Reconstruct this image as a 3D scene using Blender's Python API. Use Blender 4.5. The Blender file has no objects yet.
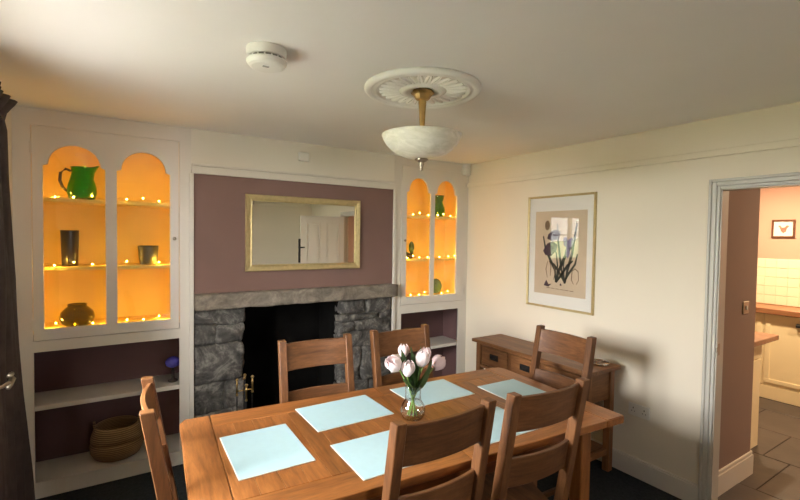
import bpy, bmesh, math, random
from mathutils import Vector, Matrix, noise
random.seed(7)
sc = bpy.context.scene
C = sc.collection
PI = math.pi

# ------------------------------------------------------------------ camera
F, YAW, PITCH, ROLL = 441.78, 0.5722, -0.0315, 0.0141
CAM = Vector((-3.0222, -3.4217, 1.64))
fw = Vector((math.sin(YAW)*math.cos(PITCH), math.cos(YAW)*math.cos(PITCH), math.sin(PITCH)))
rt = fw.cross(Vector((0, 0, 1))).normalized(); up = rt.cross(fw)
cr, sr = math.cos(ROLL), math.sin(ROLL)
rt, up = cr*rt + sr*up, -sr*rt + cr*up
cd = bpy.data.cameras.new('camera'); cam = bpy.data.objects.new('camera', cd); C.objects.link(cam)
cd.sensor_fit = 'HORIZONTAL'; cd.sensor_width = 36; cd.lens = F/800*36; cd.clip_start = .03
cam.matrix_world = Matrix(((rt.x, up.x, -fw.x, CAM.x), (rt.y, up.y, -fw.y, CAM.y), (rt.z, up.z, -fw.z, CAM.z), (0, 0, 0, 1)))
sc.camera = cam

# ------------------------------------------------------------------ world, daylight, exposure
SKY_STRENGTH = 84.0
w = bpy.data.worlds.new('sky'); sc.world = w; w.use_nodes = True
nt = w.node_tree; nt.nodes.clear()
wo = nt.nodes.new('ShaderNodeOutputWorld'); bg = nt.nodes.new('ShaderNodeBackground')
bg.inputs['Color'].default_value = (1.0, .99, .97, 1); bg.inputs['Strength'].default_value = SKY_STRENGTH
nt.links.new(bg.outputs[0], wo.inputs[0])
WY0, WY1, WZ0, WZ1 = -2.06, -1.12, .98, 2.10            # the window in the left wall
pl = bpy.data.lights.new('window_portal', 'AREA'); pl.shape = 'RECTANGLE'; pl.size = WY1-WY0; pl.size_y = WZ1-WZ0
pl.cycles.is_portal = True
po = bpy.data.objects.new('window_portal', pl); C.objects.link(po)
po.location = (-3.90, (WY0+WY1)/2, (WZ0+WZ1)/2); po.rotation_euler = (PI/2, 0, -PI/2)
VX0, VX1, VZ0, VZ1 = -2.28, -2.06, 1.30, 1.92              # unseen second window behind the camera, placed and sized for fill light
pl = bpy.data.lights.new('rear_window_portal', 'AREA'); pl.shape = 'RECTANGLE'; pl.size = VX1-VX0; pl.size_y = VZ1-VZ0; pl.cycles.is_portal = True
po = bpy.data.objects.new('rear_window_portal', pl); C.objects.link(po)
po.location = ((VX0+VX1)/2, -4.47, (VZ0+VZ1)/2); po.rotation_euler = (PI/2, 0, 0)
vs = sc.view_settings
vs.view_transform = 'Standard'; vs.look = 'None'; vs.gamma = 1; vs.use_curve_mapping = False
vs.exposure = -0.12
sc.cycles.max_bounces = 14; sc.cycles.diffuse_bounces = 8; sc.cycles.glossy_bounces = 6
sc.cycles.transmission_bounces = 8; sc.cycles.transparent_max_bounces = 12
sc.cycles.caustics_reflective = False; sc.cycles.caustics_refractive = False

# ------------------------------------------------------------------ materials
def s2l(c):
    return tuple((x/255/12.92 if x/255 <= .04045 else ((x/255+.055)/1.055)**2.4) for x in c)
MATS = {}
def new_mat(name):
    m = bpy.data.materials.new(name); m.use_nodes = True
    return m, m.node_tree, m.node_tree.nodes['Principled BSDF']
def coords(t, scale=(1, 1, 1)):
    tc = t.nodes.new('ShaderNodeTexCoord'); mp = t.nodes.new('ShaderNodeMapping')
    mp.inputs['Scale'].default_value = scale; t.links.new(tc.outputs['Object'], mp.inputs['Vector'])
    return mp.outputs[0]
def ramp(t, fac, stops):
    r = t.nodes.new('ShaderNodeValToRGB'); e = r.color_ramp.elements
    while len(e) < len(stops): e.new(.5)
    for i, (p, c) in enumerate(stops): e[i].position = p; e[i].color = (*c, 1)
    t.links.new(fac, r.inputs[0]); return r.outputs[0]
def bump(t, b, h, strength, dist=.01):
    n = t.nodes.new('ShaderNodeBump'); n.inputs['Strength'].default_value = strength; n.inputs['Distance'].default_value = dist
    t.links.new(h, n.inputs['Height']); t.links.new(n.outputs[0], b.inputs['Normal'])
def noise_tex(t, vec, scale, detail=4, rough=.5, dist=0):
    n = t.nodes.new('ShaderNodeTexNoise'); n.inputs['Scale'].default_value = scale; n.inputs['Detail'].default_value = detail
    n.inputs['Roughness'].default_value = rough; n.inputs['Distortion'].default_value = dist
    t.links.new(vec, n.inputs['Vector']); return n.outputs['Fac']
def paint(name, rgb, rough=.6, var=.06, nscale=3, bstr=.08, bscale=180, spec=.3):
    m, t, b = new_mat(name); c = s2l(rgb); v = coords(t)
    n = noise_tex(t, v, nscale, 3)
    t.links.new(ramp(t, n, [(.3, tuple(x*(1-var) for x in c)), (.7, tuple(min(1, x*(1+var)) for x in c))]), b.inputs['Base Color'])
    b.inputs['Roughness'].default_value = rough; b.inputs['Specular IOR Level'].default_value = spec
    if bstr: bump(t, b, noise_tex(t, v, bscale, 2), bstr, .002)
    MATS[name] = m; return m
def metal(name, rgb, rough=.3):
    m, t, b = new_mat(name); v = coords(t); c = s2l(rgb)
    n = noise_tex(t, v, 40, 2)
    t.links.new(ramp(t, n, [(.3, tuple(x*.85 for x in c)), (.7, c)]), b.inputs['Base Color'])
    b.inputs['Metallic'].default_value = 1; b.inputs['Roughness'].default_value = rough
    MATS[name] = m; return m
def wood(name, axis, dark, mid, light, rough=.42):
    m, t, b = new_mat(name)
    s = {'x': (.12, 1, 1), 'y': (1, .12, 1), 'z': (1, 1, .12)}[axis]
    tc = t.nodes.new('ShaderNodeTexCoord'); oi = t.nodes.new('ShaderNodeObjectInfo')
    ad = t.nodes.new('ShaderNodeVectorMath'); ad.operation = 'ADD'
    cb = t.nodes.new('ShaderNodeCombineXYZ'); mu = t.nodes.new('ShaderNodeMath'); mu.operation = 'MULTIPLY'; mu.inputs[1].default_value = 17
    t.links.new(oi.outputs['Random'], mu.inputs[0])
    for i in range(3): t.links.new(mu.outputs[0], cb.inputs[i])
    t.links.new(tc.outputs['Object'], ad.inputs[0]); t.links.new(cb.outputs[0], ad.inputs[1])
    mp = t.nodes.new('ShaderNodeMapping'); mp.inputs['Scale'].default_value = s; t.links.new(ad.outputs[0], mp.inputs[0]); v = mp.outputs[0]
    n1 = noise_tex(t, v, 16, 6, .6, 1.2)
    n2 = noise_tex(t, v, 90, 4, .65, .4)
    mx = t.nodes.new('ShaderNodeMix'); mx.data_type = 'FLOAT'; mx.inputs[0].default_value = .4
    t.links.new(n1, mx.inputs[2]); t.links.new(n2, mx.inputs[3])
    col = ramp(t, mx.outputs[0], [(.3, s2l(dark)), (.5, s2l(mid)), (.72, s2l(light))])
    hv = t.nodes.new('ShaderNodeHueSaturation'); mr = t.nodes.new('ShaderNodeMapRange')
    mr.inputs[3].default_value = .82; mr.inputs[4].default_value = 1.16
    t.links.new(oi.outputs['Random'], mr.inputs[0]); t.links.new(mr.outputs[0], hv.inputs['Value']); t.links.new(col, hv.inputs['Color'])
    t.links.new(hv.outputs[0], b.inputs['Base Color'])
    b.inputs['Roughness'].default_value = rough; b.inputs['Specular IOR Level'].default_value = .4
    bump(t, b, n2, .15, .003)
    MATS[name] = m; return m
def emit(name, rgb, strength):
    m = bpy.data.materials.new(name); m.use_nodes = True; t = m.node_tree; t.nodes.clear()
    o = t.nodes.new('ShaderNodeOutputMaterial'); e = t.nodes.new('ShaderNodeEmission')
    e.inputs[0].default_value = (*s2l(rgb), 1); e.inputs[1].default_value = strength
    t.links.new(e.outputs[0], o.inputs[0]); MATS[name] = m; return m
def pane_mat(name, tint=(1, 1, 1), refl=1.0, ior=1.45):
    m = bpy.data.materials.new(name); m.use_nodes = True; t = m.node_tree; t.nodes.clear()
    o = t.nodes.new('ShaderNodeOutputMaterial'); tr = t.nodes.new('ShaderNodeBsdfTransparent'); g = t.nodes.new('ShaderNodeBsdfGlossy')
    g.inputs['Roughness'].default_value = .01; tr.inputs[0].default_value = (*tint, 1)
    f0 = ((ior-1)/(ior+1))**2
    lw = t.nodes.new('ShaderNodeLayerWeight'); lw.inputs[0].default_value = .5        # Facing = 1 - |cos|
    pw_ = t.nodes.new('ShaderNodeMath'); pw_.operation = 'POWER'; pw_.inputs[1].default_value = 5; t.links.new(lw.outputs['Facing'], pw_.inputs[0])
    ml = t.nodes.new('ShaderNodeMath'); ml.operation = 'MULTIPLY_ADD'; ml.inputs[1].default_value = (1-f0)*refl; ml.inputs[2].default_value = f0*refl; ml.use_clamp = True
    t.links.new(pw_.outputs[0], ml.inputs[0])
    mx = t.nodes.new('ShaderNodeMixShader'); t.links.new(ml.outputs[0], mx.inputs[0]); t.links.new(tr.outputs[0], mx.inputs[1]); t.links.new(g.outputs[0], mx.inputs[2])
    t.links.new(mx.outputs[0], o.inputs[0]); MATS[name] = m; return m
def glass(name, rgb, rough=.03, ior=1.45):
    m, t, b = new_mat(name); b.inputs['Base Color'].default_value = (*s2l(rgb), 1)
    b.inputs['Transmission Weight'].default_value = 1; b.inputs['Roughness'].default_value = rough; b.inputs['IOR'].default_value = ior
    MATS[name] = m; return m

paint('ceiling_paint', (236, 234, 231), .9, .02, 1.5, .12, 60)
paint('wall_cream', (228, 219, 201), .85, .025, 1.5, .10, 90)
paint('wall_white', (224, 218, 206), .8, .02, 2, .08, 90)
paint('wall_mauve', (124, 98, 91), .8, .05, 2.5, .12, 90)
paint('hall_mauve', (142, 120, 110), .75, .03, 2.5, .1, 90)
paint('kitchen_pink', (198, 162, 144), .8, .03, 2, .1, 90)
paint('white_gloss', (216, 210, 200), .35, .02, 4, .03, 60, .5)
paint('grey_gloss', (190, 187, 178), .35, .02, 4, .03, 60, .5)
paint('cabinet_inside', (240, 210, 122), .7, .04, 6, .05, 80)
paint('alcove_mauve', (104, 78, 77), .75, .05, 4, .06, 80)
paint('carpet', (44, 47, 50), .97, .25, 60, .5, 400, .1)
paint('mat_blue', (166, 196, 203), .55, .02, 30, .12, 500, .3)
paint('mat_edge', (206, 210, 206), .6, .01)
paint('soot', (17, 16, 15), .95, .3, 8, .4, 40, .1)
paint('mortar', (92, 88, 82), .95, .2, 30, .6, 120, .1)
paint('black_iron', (22, 20, 19), .5, .2, 30, .2, 90, .4)
paint('curtain_cloth', (74, 64, 60), .9, .14, 14, .25, 500, .2)
paint('plastic_white', (226, 224, 218), .4, .01, 5, 0)
paint('plastic_shadow', (120, 118, 112), .5, .02, 5, 0)
paint('plaster_white', (240, 239, 235), .75, .02, 8, .1, 120)
paint('paper_white', (232, 228, 220), .8, .01, 5, 0)
paint('paper_aged', (205, 184, 158), .8, .05, 7, 0)
paint('ink_green', (66, 66, 56), .8, .2, 20, 0)
paint('ink_purple', (70, 52, 62), .8, .3, 26, 0)
paint('ink_mauve', (132, 118, 146), .8, .25, 20, 0)
paint('ink_brown', (120, 96, 76), .8, .2, 20, 0)
paint('kitchen_cream', (240, 224, 184), .45, .02, 5, .02, 60, .4)
paint('tile_cream', (240, 228, 200), .18, .03, 6, .03, 30, .5)
paint('grout', (226, 212, 184), .9, .05, 20, .2, 120)
paint('slate', (66, 58, 55), .42, .22, 5, .5, 22, .5)
paint('slate_joint', (54, 48, 45), .9, .1, 20, .3, 120)
paint('leaf_green', (62, 96, 48), .45, .2, 20, .05, 90, .4)
paint('stem_green', (128, 160, 84), .5, .1, 20, 0)
paint('petal', (240, 226, 228), .6, .04, 16, .05, 120, .3)
paint('petal_pink', (232, 208, 212), .6, .06, 16, .05, 120, .3)
paint('bounce_paving', (218, 220, 222), .9, .12, 3, .3, 30, .1)
paint('hedge_leaf', (98, 108, 80), .9, .45, 9, .8, 30, .1)
paint('ceramic_dark', (52, 44, 40), .3, .3, 18, .1, 40, .5)
paint('ceramic_grey', (88, 86, 70), .4, .2, 18, .1, 40, .5)
paint('ceramic_green', (66, 92, 44), .3, .2, 14, .05, 40, .5)
paint('blue_glaze', (70, 62, 150), .15, .4, 22, .05, 40, .6)
paint('print_pink', (196, 120, 104), .8, .3, 30, 0)
metal('brass', (196, 164, 106), .3)
metal('gilt', (204, 184, 136), .5); MATS['gilt'].node_tree.nodes['Principled BSDF'].inputs['Metallic'].default_value = .55
metal('pewter', (170, 160, 145), .35)
metal('chrome', (215, 212, 205), .2)
wood('oak_x', 'x', (86, 50, 23), (128, 79, 38), (158, 103, 55), .36)
wood('oak_y', 'y', (86, 50, 23), (128, 79, 38), (158, 103, 55), .36)
wood('oak_z', 'z', (86, 50, 23), (128, 79, 38), (158, 103, 55), .36)
wood('chair_x', 'x', (66, 41, 22), (100, 64, 37), (130, 88, 54), .42)
wood('chair_y', 'y', (66, 41, 22), (100, 64, 37), (130, 88, 54), .42)
wood('chair_z', 'z', (66, 41, 22), (100, 64, 37), (130, 88, 54), .42)
wood('side_y', 'y', (82, 51, 28), (120, 79, 46), (148, 104, 66), .45)
wood('side_x', 'x', (82, 51, 28), (120, 79, 46), (148, 104, 66), .45)
wood('side_z', 'z', (82, 51, 28), (120, 79, 46), (148, 104, 66), .45)
wood('worktop', 'y', (120, 76, 48), (160, 110, 76), (186, 136, 98), .35)
wood('dark_frame', 'y', (74, 44, 30), (96, 60, 42), (112, 72, 50), .4)
emit('fairy_bulb', (255, 210, 90), 60)
emit('fill_lamp_disc', (255, 214, 160), 18)
pane_mat('pane', refl=1.0); pane_mat('window_pane', refl=1.0); pane_mat('picture_glass', refl=.8)
pane_mat('vase_glass', (.985, .99, .985), 1.9); glass('clear_glass', (250, 252, 250)); pane_mat('water', (.97, .985, .97), .6, 1.33)
glass('green_glass', (70, 195, 55), .04); glass('gold_glass', (150, 150, 30), .06); glass('pale_green_glass', (120, 190, 70), .05)
# silvered mirror
m, t, b = new_mat('mirror_silver'); b.inputs['Base Color'].default_value = (.88, .89, .87, 1); b.inputs['Metallic'].default_value = 1; b.inputs['Roughness'].default_value = .015
MATS['mirror_silver'] = m
# rough fireplace stone, two tones
def stone_mat(name, a, bcol, c):
    m, t, b = new_mat(name); tc = t.nodes.new('ShaderNodeTexCoord'); oi = t.nodes.new('ShaderNodeObjectInfo')
    ad = t.nodes.new('ShaderNodeVectorMath'); t.links.new(tc.outputs['Object'], ad.inputs[0])
    vm = t.nodes.new('ShaderNodeVectorMath'); vm.operation = 'SCALE'; vm.inputs[0].default_value = (9, 5, 7); t.links.new(oi.outputs['Random'], vm.inputs['Scale']); t.links.new(vm.outputs[0], ad.inputs[1])
    n1 = noise_tex(t, ad.outputs[0], 5, 7, .62, 2.4); n2 = noise_tex(t, ad.outputs[0], 55, 4, .6)
    mx = t.nodes.new('ShaderNodeMix'); mx.data_type = 'FLOAT'; mx.inputs[0].default_value = .22; t.links.new(n1, mx.inputs[2]); t.links.new(n2, mx.inputs[3])
    t.links.new(ramp(t, mx.outputs[0], [(.32, s2l(a)), (.5, s2l(bcol)), (.68, s2l(c))]), b.inputs['Base Color'])
    b.inputs['Roughness'].default_value = .85; bump(t, b, mx.outputs[0], .6, .02); MATS[name] = m
stone_mat('rubble', (30, 29, 28), (84, 81, 77), (148, 144, 136))
stone_mat('lintel_stone', (92, 84, 76), (128, 118, 106), (160, 150, 136))
# woven basket
m, t, b = new_mat('seagrass'); v = coords(t); wv = t.nodes.new('ShaderNodeTexWave'); wv.bands_direction = 'Z'; wv.inputs['Scale'].default_value = 26; wv.inputs['Distortion'].default_value = 1.5; wv.inputs['Detail'].default_value = 3
t.links.new(v, wv.inputs[0]); t.links.new(ramp(t, wv.outputs['Fac'], [(0, s2l((96, 72, 46))), (1, s2l((156, 124, 84)))]), b.inputs['Base Color']); b.inputs['Roughness'].default_value = .85; bump(t, b, wv.outputs['Fac'], .5, .004); MATS['seagrass'] = m
# alabaster glass of the ceiling lamp
m, t, b = new_mat('alabaster'); v = coords(t, (1, 1, 3)); n = noise_tex(t, v, 7, 5, .6, 2.5)
t.links.new(ramp(t, n, [(.35, s2l((214, 212, 196))), (.65, s2l((240, 238, 226)))]), b.inputs['Base Color']); b.inputs['Roughness'].default_value = .3
b.inputs['Subsurface Weight'].default_value = .35; b.inputs['Subsurface Radius'].default_value = (.02, .02, .015); MATS['alabaster'] = m

# ------------------------------------------------------------------ mesh helpers
def B(): return bmesh.new()
def box(bm, x0, x1, y0, y1, z0, z1, bev=0, seg=1):
    a, b_, c = min(x0, x1), min(y0, y1), min(z0, z1); A, B_, Cc = max(x0, x1), max(y0, y1), max(z0, z1)
    v = [bm.verts.new(p) for p in ((a, b_, c), (A, b_, c), (A, B_, c), (a, B_, c), (a, b_, Cc), (A, b_, Cc), (A, B_, Cc), (a, B_, Cc))]
    f = [bm.faces.new([v[i] for i in q]) for q in ((3, 2, 1, 0), (4, 5, 6, 7), (0, 1, 5, 4), (1, 2, 6, 5), (2, 3, 7, 6), (3, 0, 4, 7))]
    if bev:
        es = list({e for q in f for e in q.edges})
        bmesh.ops.bevel(bm, geom=es, offset=bev, segments=seg, affect='EDGES', profile=.5)
    return bm
def lathe(bm, prof, cx=0, cy=0, n=24, close=False):
    rings = []
    for r, z in prof:
        if r < 1e-5: rings.append([bm.verts.new((cx, cy, z))])
        else: rings.append([bm.verts.new((cx+r*math.cos(2*PI*i/n), cy+r*math.sin(2*PI*i/n), z)) for i in range(n)])
    for a, b_ in zip(rings, rings[1:]):
        for i in range(n):
            j = (i+1) % n
            q = [a[i % len(a)], a[j % len(a)], b_[j % len(b_)], b_[i % len(b_)]]
            q = list(dict.fromkeys(q))
            if len(q) > 2: bm.faces.new(q)
    bmesh.ops.recalc_face_normals(bm, faces=bm.faces)
    return bm
def tube(bm, pts, r, n=8, cap=True):
    pts = [Vector(p) for p in pts]; rings = []
    rr = r if isinstance(r, (list, tuple)) else [r]*len(pts)
    for i, p in enumerate(pts):
        d = (pts[min(i+1, len(pts)-1)]-pts[max(i-1, 0)]).normalized()
        a = d.cross(Vector((0, 0, 1)) if abs(d.z) < .9 else Vector((1, 0, 0))).normalized(); b_ = d.cross(a)
        rings.append([bm.verts.new(p+rr[i]*(a*math.cos(2*PI*k/n)+b_*math.sin(2*PI*k/n))) for k in range(n)])
    for a, b_ in zip(rings, rings[1:]):
        for k in range(n): bm.faces.new((a[k], a[(k+1) % n], b_[(k+1) % n], b_[k]))
    if cap: bm.faces.new(rings[0][::-1]); bm.faces.new(rings[-1])
    bmesh.ops.recalc_face_normals(bm, faces=bm.faces)
    return bm
def sphere(bm, c, r, sub=2, sc_=(1, 1, 1)):
    o = bmesh.ops.create_icosphere(bm, subdivisions=sub, radius=r)
    for v in o['verts']: v.co = Vector((v.co.x*sc_[0], v.co.y*sc_[1], v.co.z*sc_[2]))+Vector(c)
    return bm
def poly_prism(bm, pts, axis, a0, a1):
    """2-D outline extruded along an axis ('x': pts are (y,z); 'y': (x,z); 'z': (x,y))"""
    def mk(p, a): return {'x': (a, p[0], p[1]), 'y': (p[0], a, p[1]), 'z': (p[0], p[1], a)}[axis]
    A = [bm.verts.new(mk(p, a0)) for p in pts]; B_ = [bm.verts.new(mk(p, a1)) for p in pts]
    bm.faces.new(A); bm.faces.new(B_[::-1])
    for i in range(len(pts)): bm.faces.new((A[i], B_[i], B_[(i+1) % len(pts)], A[(i+1) % len(pts)]))
    bmesh.ops.recalc_face_normals(bm, faces=bm.faces)
    return bm
def obj(name, bm, mat, parent=None, world=True, smooth=False, origin=None):
    """link one mesh object; coordinates are world ones unless world=False (then the parent's own)"""
    me = bpy.data.meshes.new(name)
    off = Vector((0, 0, 0))
    if parent is not None and world:
        q = parent
        while q is not None: off += q.location; q = q.parent
    elif parent is None:
        if origin is None:
            bm.verts.ensure_lookup_table()
            xs = [v.co.x for v in bm.verts]; ys = [v.co.y for v in bm.verts]; zs = [v.co.z for v in bm.verts]
            off = Vector(((min(xs)+max(xs))/2, (min(ys)+max(ys))/2, min(zs)))
        else: off = Vector(origin)
    if off.length: bmesh.ops.translate(bm, verts=bm.verts, vec=-off)
    if smooth:
        for f in bm.faces: f.smooth = True
    bm.to_mesh(me); bm.free()
    for mm in (mat if isinstance(mat, (list, tuple)) else [mat]): me.materials.append(MATS[mm])
    o = bpy.data.objects.new(name, me); C.objects.link(o)
    if parent is not None: o.parent = parent
    else: o.location = off
    return o
def tag(o, label, cat, group=None):
    o['label'] = label; o['category'] = cat
    if group: o['group'] = group
    return o
def thing(name, label, cat, loc=(0, 0, 0), rotz=0, group=None):
    o = bpy.data.objects.new(name, None); C.objects.link(o); o.location = loc; o.rotation_euler = (0, 0, rotz)
    o.empty_display_size = .1
    return tag(o, label, cat, group)
def struct(name, bm, mat, label=None, cat=None, smooth=False):
    o = obj(name, bm, mat, smooth=smooth); o['kind'] = 'structure'
    if label: o['label'] = label
    if cat: o['category'] = cat
    return o
def flat_with_holes(outlines, y0, y1, bev=0):
    """board in the x-z plane with holes: outlines of (x,z), the first one outer; returns a bmesh in world coordinates"""
    cu = bpy.data.curves.new('tmp', 'CURVE'); cu.dimensions = '2D'; cu.fill_mode = 'BOTH'
    cu.extrude = (y1-y0)/2-bev; cu.bevel_depth = bev; cu.bevel_resolution = 1; cu.offset = -bev
    for ol in outlines:
        s = cu.splines.new('POLY'); s.points.add(len(ol)-1); s.use_cyclic_u = True
        for p, q in zip(s.points, ol): p.co = (q[0], q[1], 0, 1)
    o = bpy.data.objects.new('tmp', cu); C.objects.link(o)
    me = bpy.data.meshes.new_from_object(o.evaluated_get(bpy.context.evaluated_depsgraph_get()))
    bm = B(); bm.from_mesh(me)
    bpy.data.objects.remove(o); bpy.data.curves.remove(cu); bpy.data.meshes.remove(me)
    bmesh.ops.remove_doubles(bm, verts=bm.verts, dist=1e-5)
    for v in bm.verts: v.co = Vector((v.co.x, (y0+y1)/2 - v.co.z, v.co.y))
    bmesh.ops.recalc_face_normals(bm, faces=bm.faces)
    return bm
def rect(x0, x1, z0, z1): return [(x0, z0), (x1, z0), (x1, z1), (x0, z1)]

# ================================================================== the setting
XL, HC, YN, HR = -3.53, 2.374, -4.30, 2.152       # left wall, ceiling height, wall behind the camera, picture rail
DY0, DY1, DZ = -2.96, -2.240, 1.946               # doorway in the right wall
YH = -2.187                                       # mauve wall beyond the doorway
WT = .088                                         # right wall thickness

struct('floor', box(B(), XL-.02, 0.02, YN-.02, .02, -.06, 0), 'carpet', 'dark charcoal carpet of the dining room', 'floor')
struct('ceiling', box(B(), XL-.36, 0.0, YN-.15, .5, HC, HC+.1), 'ceiling_paint', 'pale painted dining room ceiling', 'ceiling')
# left wall with window opening
bm = B()
box(bm, XL-.36, XL, YN, WY0, 0, HC); box(bm, XL-.36, XL, WY1, .02, 0, HC)
box(bm, XL-.36, XL, WY0, WY1, 0, WZ0); box(bm, XL-.36, XL, WY0, WY1, WZ1, HC)
struct('wall_left', bm, 'wall_cream', 'cream wall with the window beside the dark curtain', 'wall')
bm = B(); box(bm, XL-.3, VX0, YN-.15, YN, 0, HC); box(bm, VX1, .2, YN-.15, YN, 0, HC); box(bm, VX0, VX1, YN-.15, YN, 0, VZ0); box(bm, VX0, VX1, YN-.15, YN, VZ1, HC)
struct('wall_front', bm, 'wall_cream', 'cream wall seen in the mirror behind the open door', 'wall')
bm = B()
box(bm, 0, WT, DY1, .36, 0, HC); box(bm, 0, WT, YN, DY0, 0, HC); box(bm, 0, WT, DY0, DY1, DZ, HC)
struct('wall_right', bm, 'wall_cream', 'cream wall carrying the framed tulip print', 'wall')
# chimney breast between the two cabinets
CX0, CX1 = -2.572, -.888
struct('wall_back', box(B(), CX0, CX1, .0, .5, 1.206, 2.09), 'wall_mauve', 'mauve chimney breast above the stone fireplace', 'wall')
struct('wall_back_upper', box(B(), CX0, CX1, .0, .5, 2.09, HC), 'wall_white', 'white wall band above the mauve chimney breast', 'wall')
struct('wall_back_rear', box(B(), XL-.3, .2, .5, .62, 0, HC+.1), 'wall_white')
# trims: rail over the mauve wall with its vertical ends
bm = B(); box(bm, CX0, CX1, -.018, 0, 2.061, 2.112, .003); box(bm, CX0, CX1, -.03, 0, 2.112, 2.13, .004)
struct('trim_1', bm, 'white_gloss', 'white rail across the top of the mauve wall', 'trim')
struct('trim_2', box(B(), CX0-.016, CX0+.014, -.018, 0.0, 0, 2.061, .003), 'white_gloss', 'white upright strip left of the fireplace', 'trim')
struct('trim_3', box(B(), CX1-.014, CX1+.016, -.018, 0.0, 0, 2.061, .003), 'white_gloss', 'white upright strip right of the fireplace', 'trim')
# picture rail on the right wall and on the wall behind
def rail(name, lab, x0, x1, y0, y1):
    bm = B(); box(bm, x0, x1, y0, y1, HR-.012, HR+.03, .006, 2); return struct(name, bm, 'wall_cream', lab, 'trim')
rail('trim_4', 'cream picture rail along the wall above the framed print', -.02, 0, YN, 0)
rail('trim_5', 'cream picture rail on the wall behind the camera', XL, -.03, YN, YN+.02)
bm = B(); box(bm, -.02, 0, DY1+.06, -.002, 0, .118, 0); box(bm, -.014, 0, DY1+.06, -.002, .118, .132, .004)
struct('baseboard_right', bm, 'white_gloss', 'white skirting board under the framed print', 'skirting')
bm = B(); box(bm, -.02, 0, YN, DY0-.06, 0, .13, .003)
struct('baseboard_right_2', bm, 'white_gloss')
bm = B(); box(bm, XL, -.02, YN, YN+.02, 0, .13, .003); struct('baseboard_front', bm, 'white_gloss')
bm = B(); box(bm, XL, XL+.02, YN+.02, -.01, 0, .13, .003); struct('baseboard_left', bm, 'white_gloss')
# architrave round the doorway (stepped moulding)
def archi(bm, x_face, sgn):
    for a, b_, d in ((0, .018, .012), (.018, .042, .018), (.042, .058, .025)):
        x0, x1 = (x_face, x_face-sgn*d)
        box(bm, x0, x1, DY1+a, DY1+b_, 0, DZ+b_, .003)
        box(bm, x0, x1, DY0-b_, DY0-a, 0, DZ+b_, .003)
        box(bm, x0, x1, DY0-a, DY1+a, DZ+a, DZ+b_, .003)
    return bm
struct('trim_6', archi(B(), 0, 1), 'grey_gloss', 'white moulded architrave around the kitchen doorway', 'door frame')
bm = B(); box(bm, -.001, WT, DY1-.006, DY1, 0, DZ); box(bm, -.001, WT, DY0, DY0+.006, 0, DZ); box(bm, -.001, WT, DY0+.006, DY1-.006, DZ-.006, DZ)
struct('trim_7', bm, 'grey_gloss', 'white jamb lining the kitchen doorway', 'door frame')
pt = thing('strike_plate', 'small brass strike plate on the white door jamb', 'strike plate', (.02, DY1-.0065, .985))
obj('plate', box(B(), .004, .036, DY1-.0085, DY1-.006, .95, 1.02, .0006), 'pewter', pt); obj('keeper', box(B(), -.012, .006, DY1-.012, DY1-.0065, .97, 1.0, .002), 'pewter', pt)
# the open door, seen in the mirror
dr = bpy.data.objects.new('door_1', None); C.objects.link(dr); dr.location = (-.004, DY0+.03, 0); dr.rotation_euler = (0, 0, math.radians(6))
dr['kind'] = 'structure'; dr['label'] = 'white panelled door standing open, seen in the mirror'; dr['category'] = 'door'
DW = .685
obj('leaf', box(B(), -DW, 0, -.018, .018, .012, DZ-.02, .002), 'white_gloss', dr, world=False)
for (x0, x1, z0, z1) in ((-.60, -.39, .2, .78), (-.29, -.085, .2, .78), (-.60, -.39, .98, 1.83), (-.29, -.085, .98, 1.83)):
    for s in (1, -1):
        bm = B(); y = .018*s
        for q in ((x0, x1, z0, z0+.014), (x0, x1, z1-.014, z1), (x0, x0+.014, z0+.014, z1-.014), (x1-.014, x1, z0+.014, z1-.014)):
            box(bm, q[0], q[1], y, y+.008*s, q[2], q[3], .002)
        box(bm, x0+.03, x1-.03, y, y+.005*s, z0+.03, z1-.03, .002)
        obj('raised_panel', bm, 'white_gloss', dr, world=False)
for s in (1, -1):
    bm = B(); box(bm, -DW-.026, -DW-.0005, .004*s, .020*s, 1.22, 1.58, .002); tube(bm, [(-DW-.012, .02*s, 1.45), (-DW-.012, .05*s, 1.45), (-DW-.004, .056*s, 1.45), (-DW+.05, .056*s, 1.45)], .010)
    obj('handle', bm, 'black_iron', dr, world=False)
# window in the left wall
wn = bpy.data.objects.new('window_1', None); C.objects.link(wn); wn.location = (XL-.28, (WY0+WY1)/2, WZ0)
wn['kind'] = 'structure'; wn['label'] = 'white casement window lighting the room beside the curtain'; wn['category'] = 'window'
bm = B(); fx0, fx1 = XL-.31, XL-.25
box(bm, fx0, fx1, WY0, WY0+.05, WZ0, WZ1); box(bm, fx0, fx1, WY1-.05, WY1, WZ0, WZ1); box(bm, fx0, fx1, WY0+.05, WY1-.05, WZ0, WZ0+.05); box(bm, fx0, fx1, WY0+.05, WY1-.05, WZ1-.05, WZ1)
obj('window_frame', bm, 'white_gloss', wn)
wc = (WY0+WY1)/2; wz = WZ0+.72
obj('mullion', box(B(), fx0, fx1, wc-.03, wc+.03, WZ0+.05, WZ1-.05), 'white_gloss', wn)
for y0, y1 in ((WY0+.05, wc-.03), (wc+.03, WY1-.05)):
    obj('glazing_bar', box(B(), fx0+.01, fx1-.01, y0, y1, wz-.012, wz+.012), 'white_gloss', wn)
    for z0, z1 in ((WZ0+.05, wz-.012), (wz+.012, WZ1-.05)):
        obj('pane', box(B(), XL-.282, XL-.278, y0, y1, z0, z1), 'window_pane', wn)
obj('window_sill', box(B(), XL-.25, XL+.03, WY0-.03, WY1+.03, WZ0-.03, WZ0+.004, .004), 'white_gloss', wn)

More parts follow.
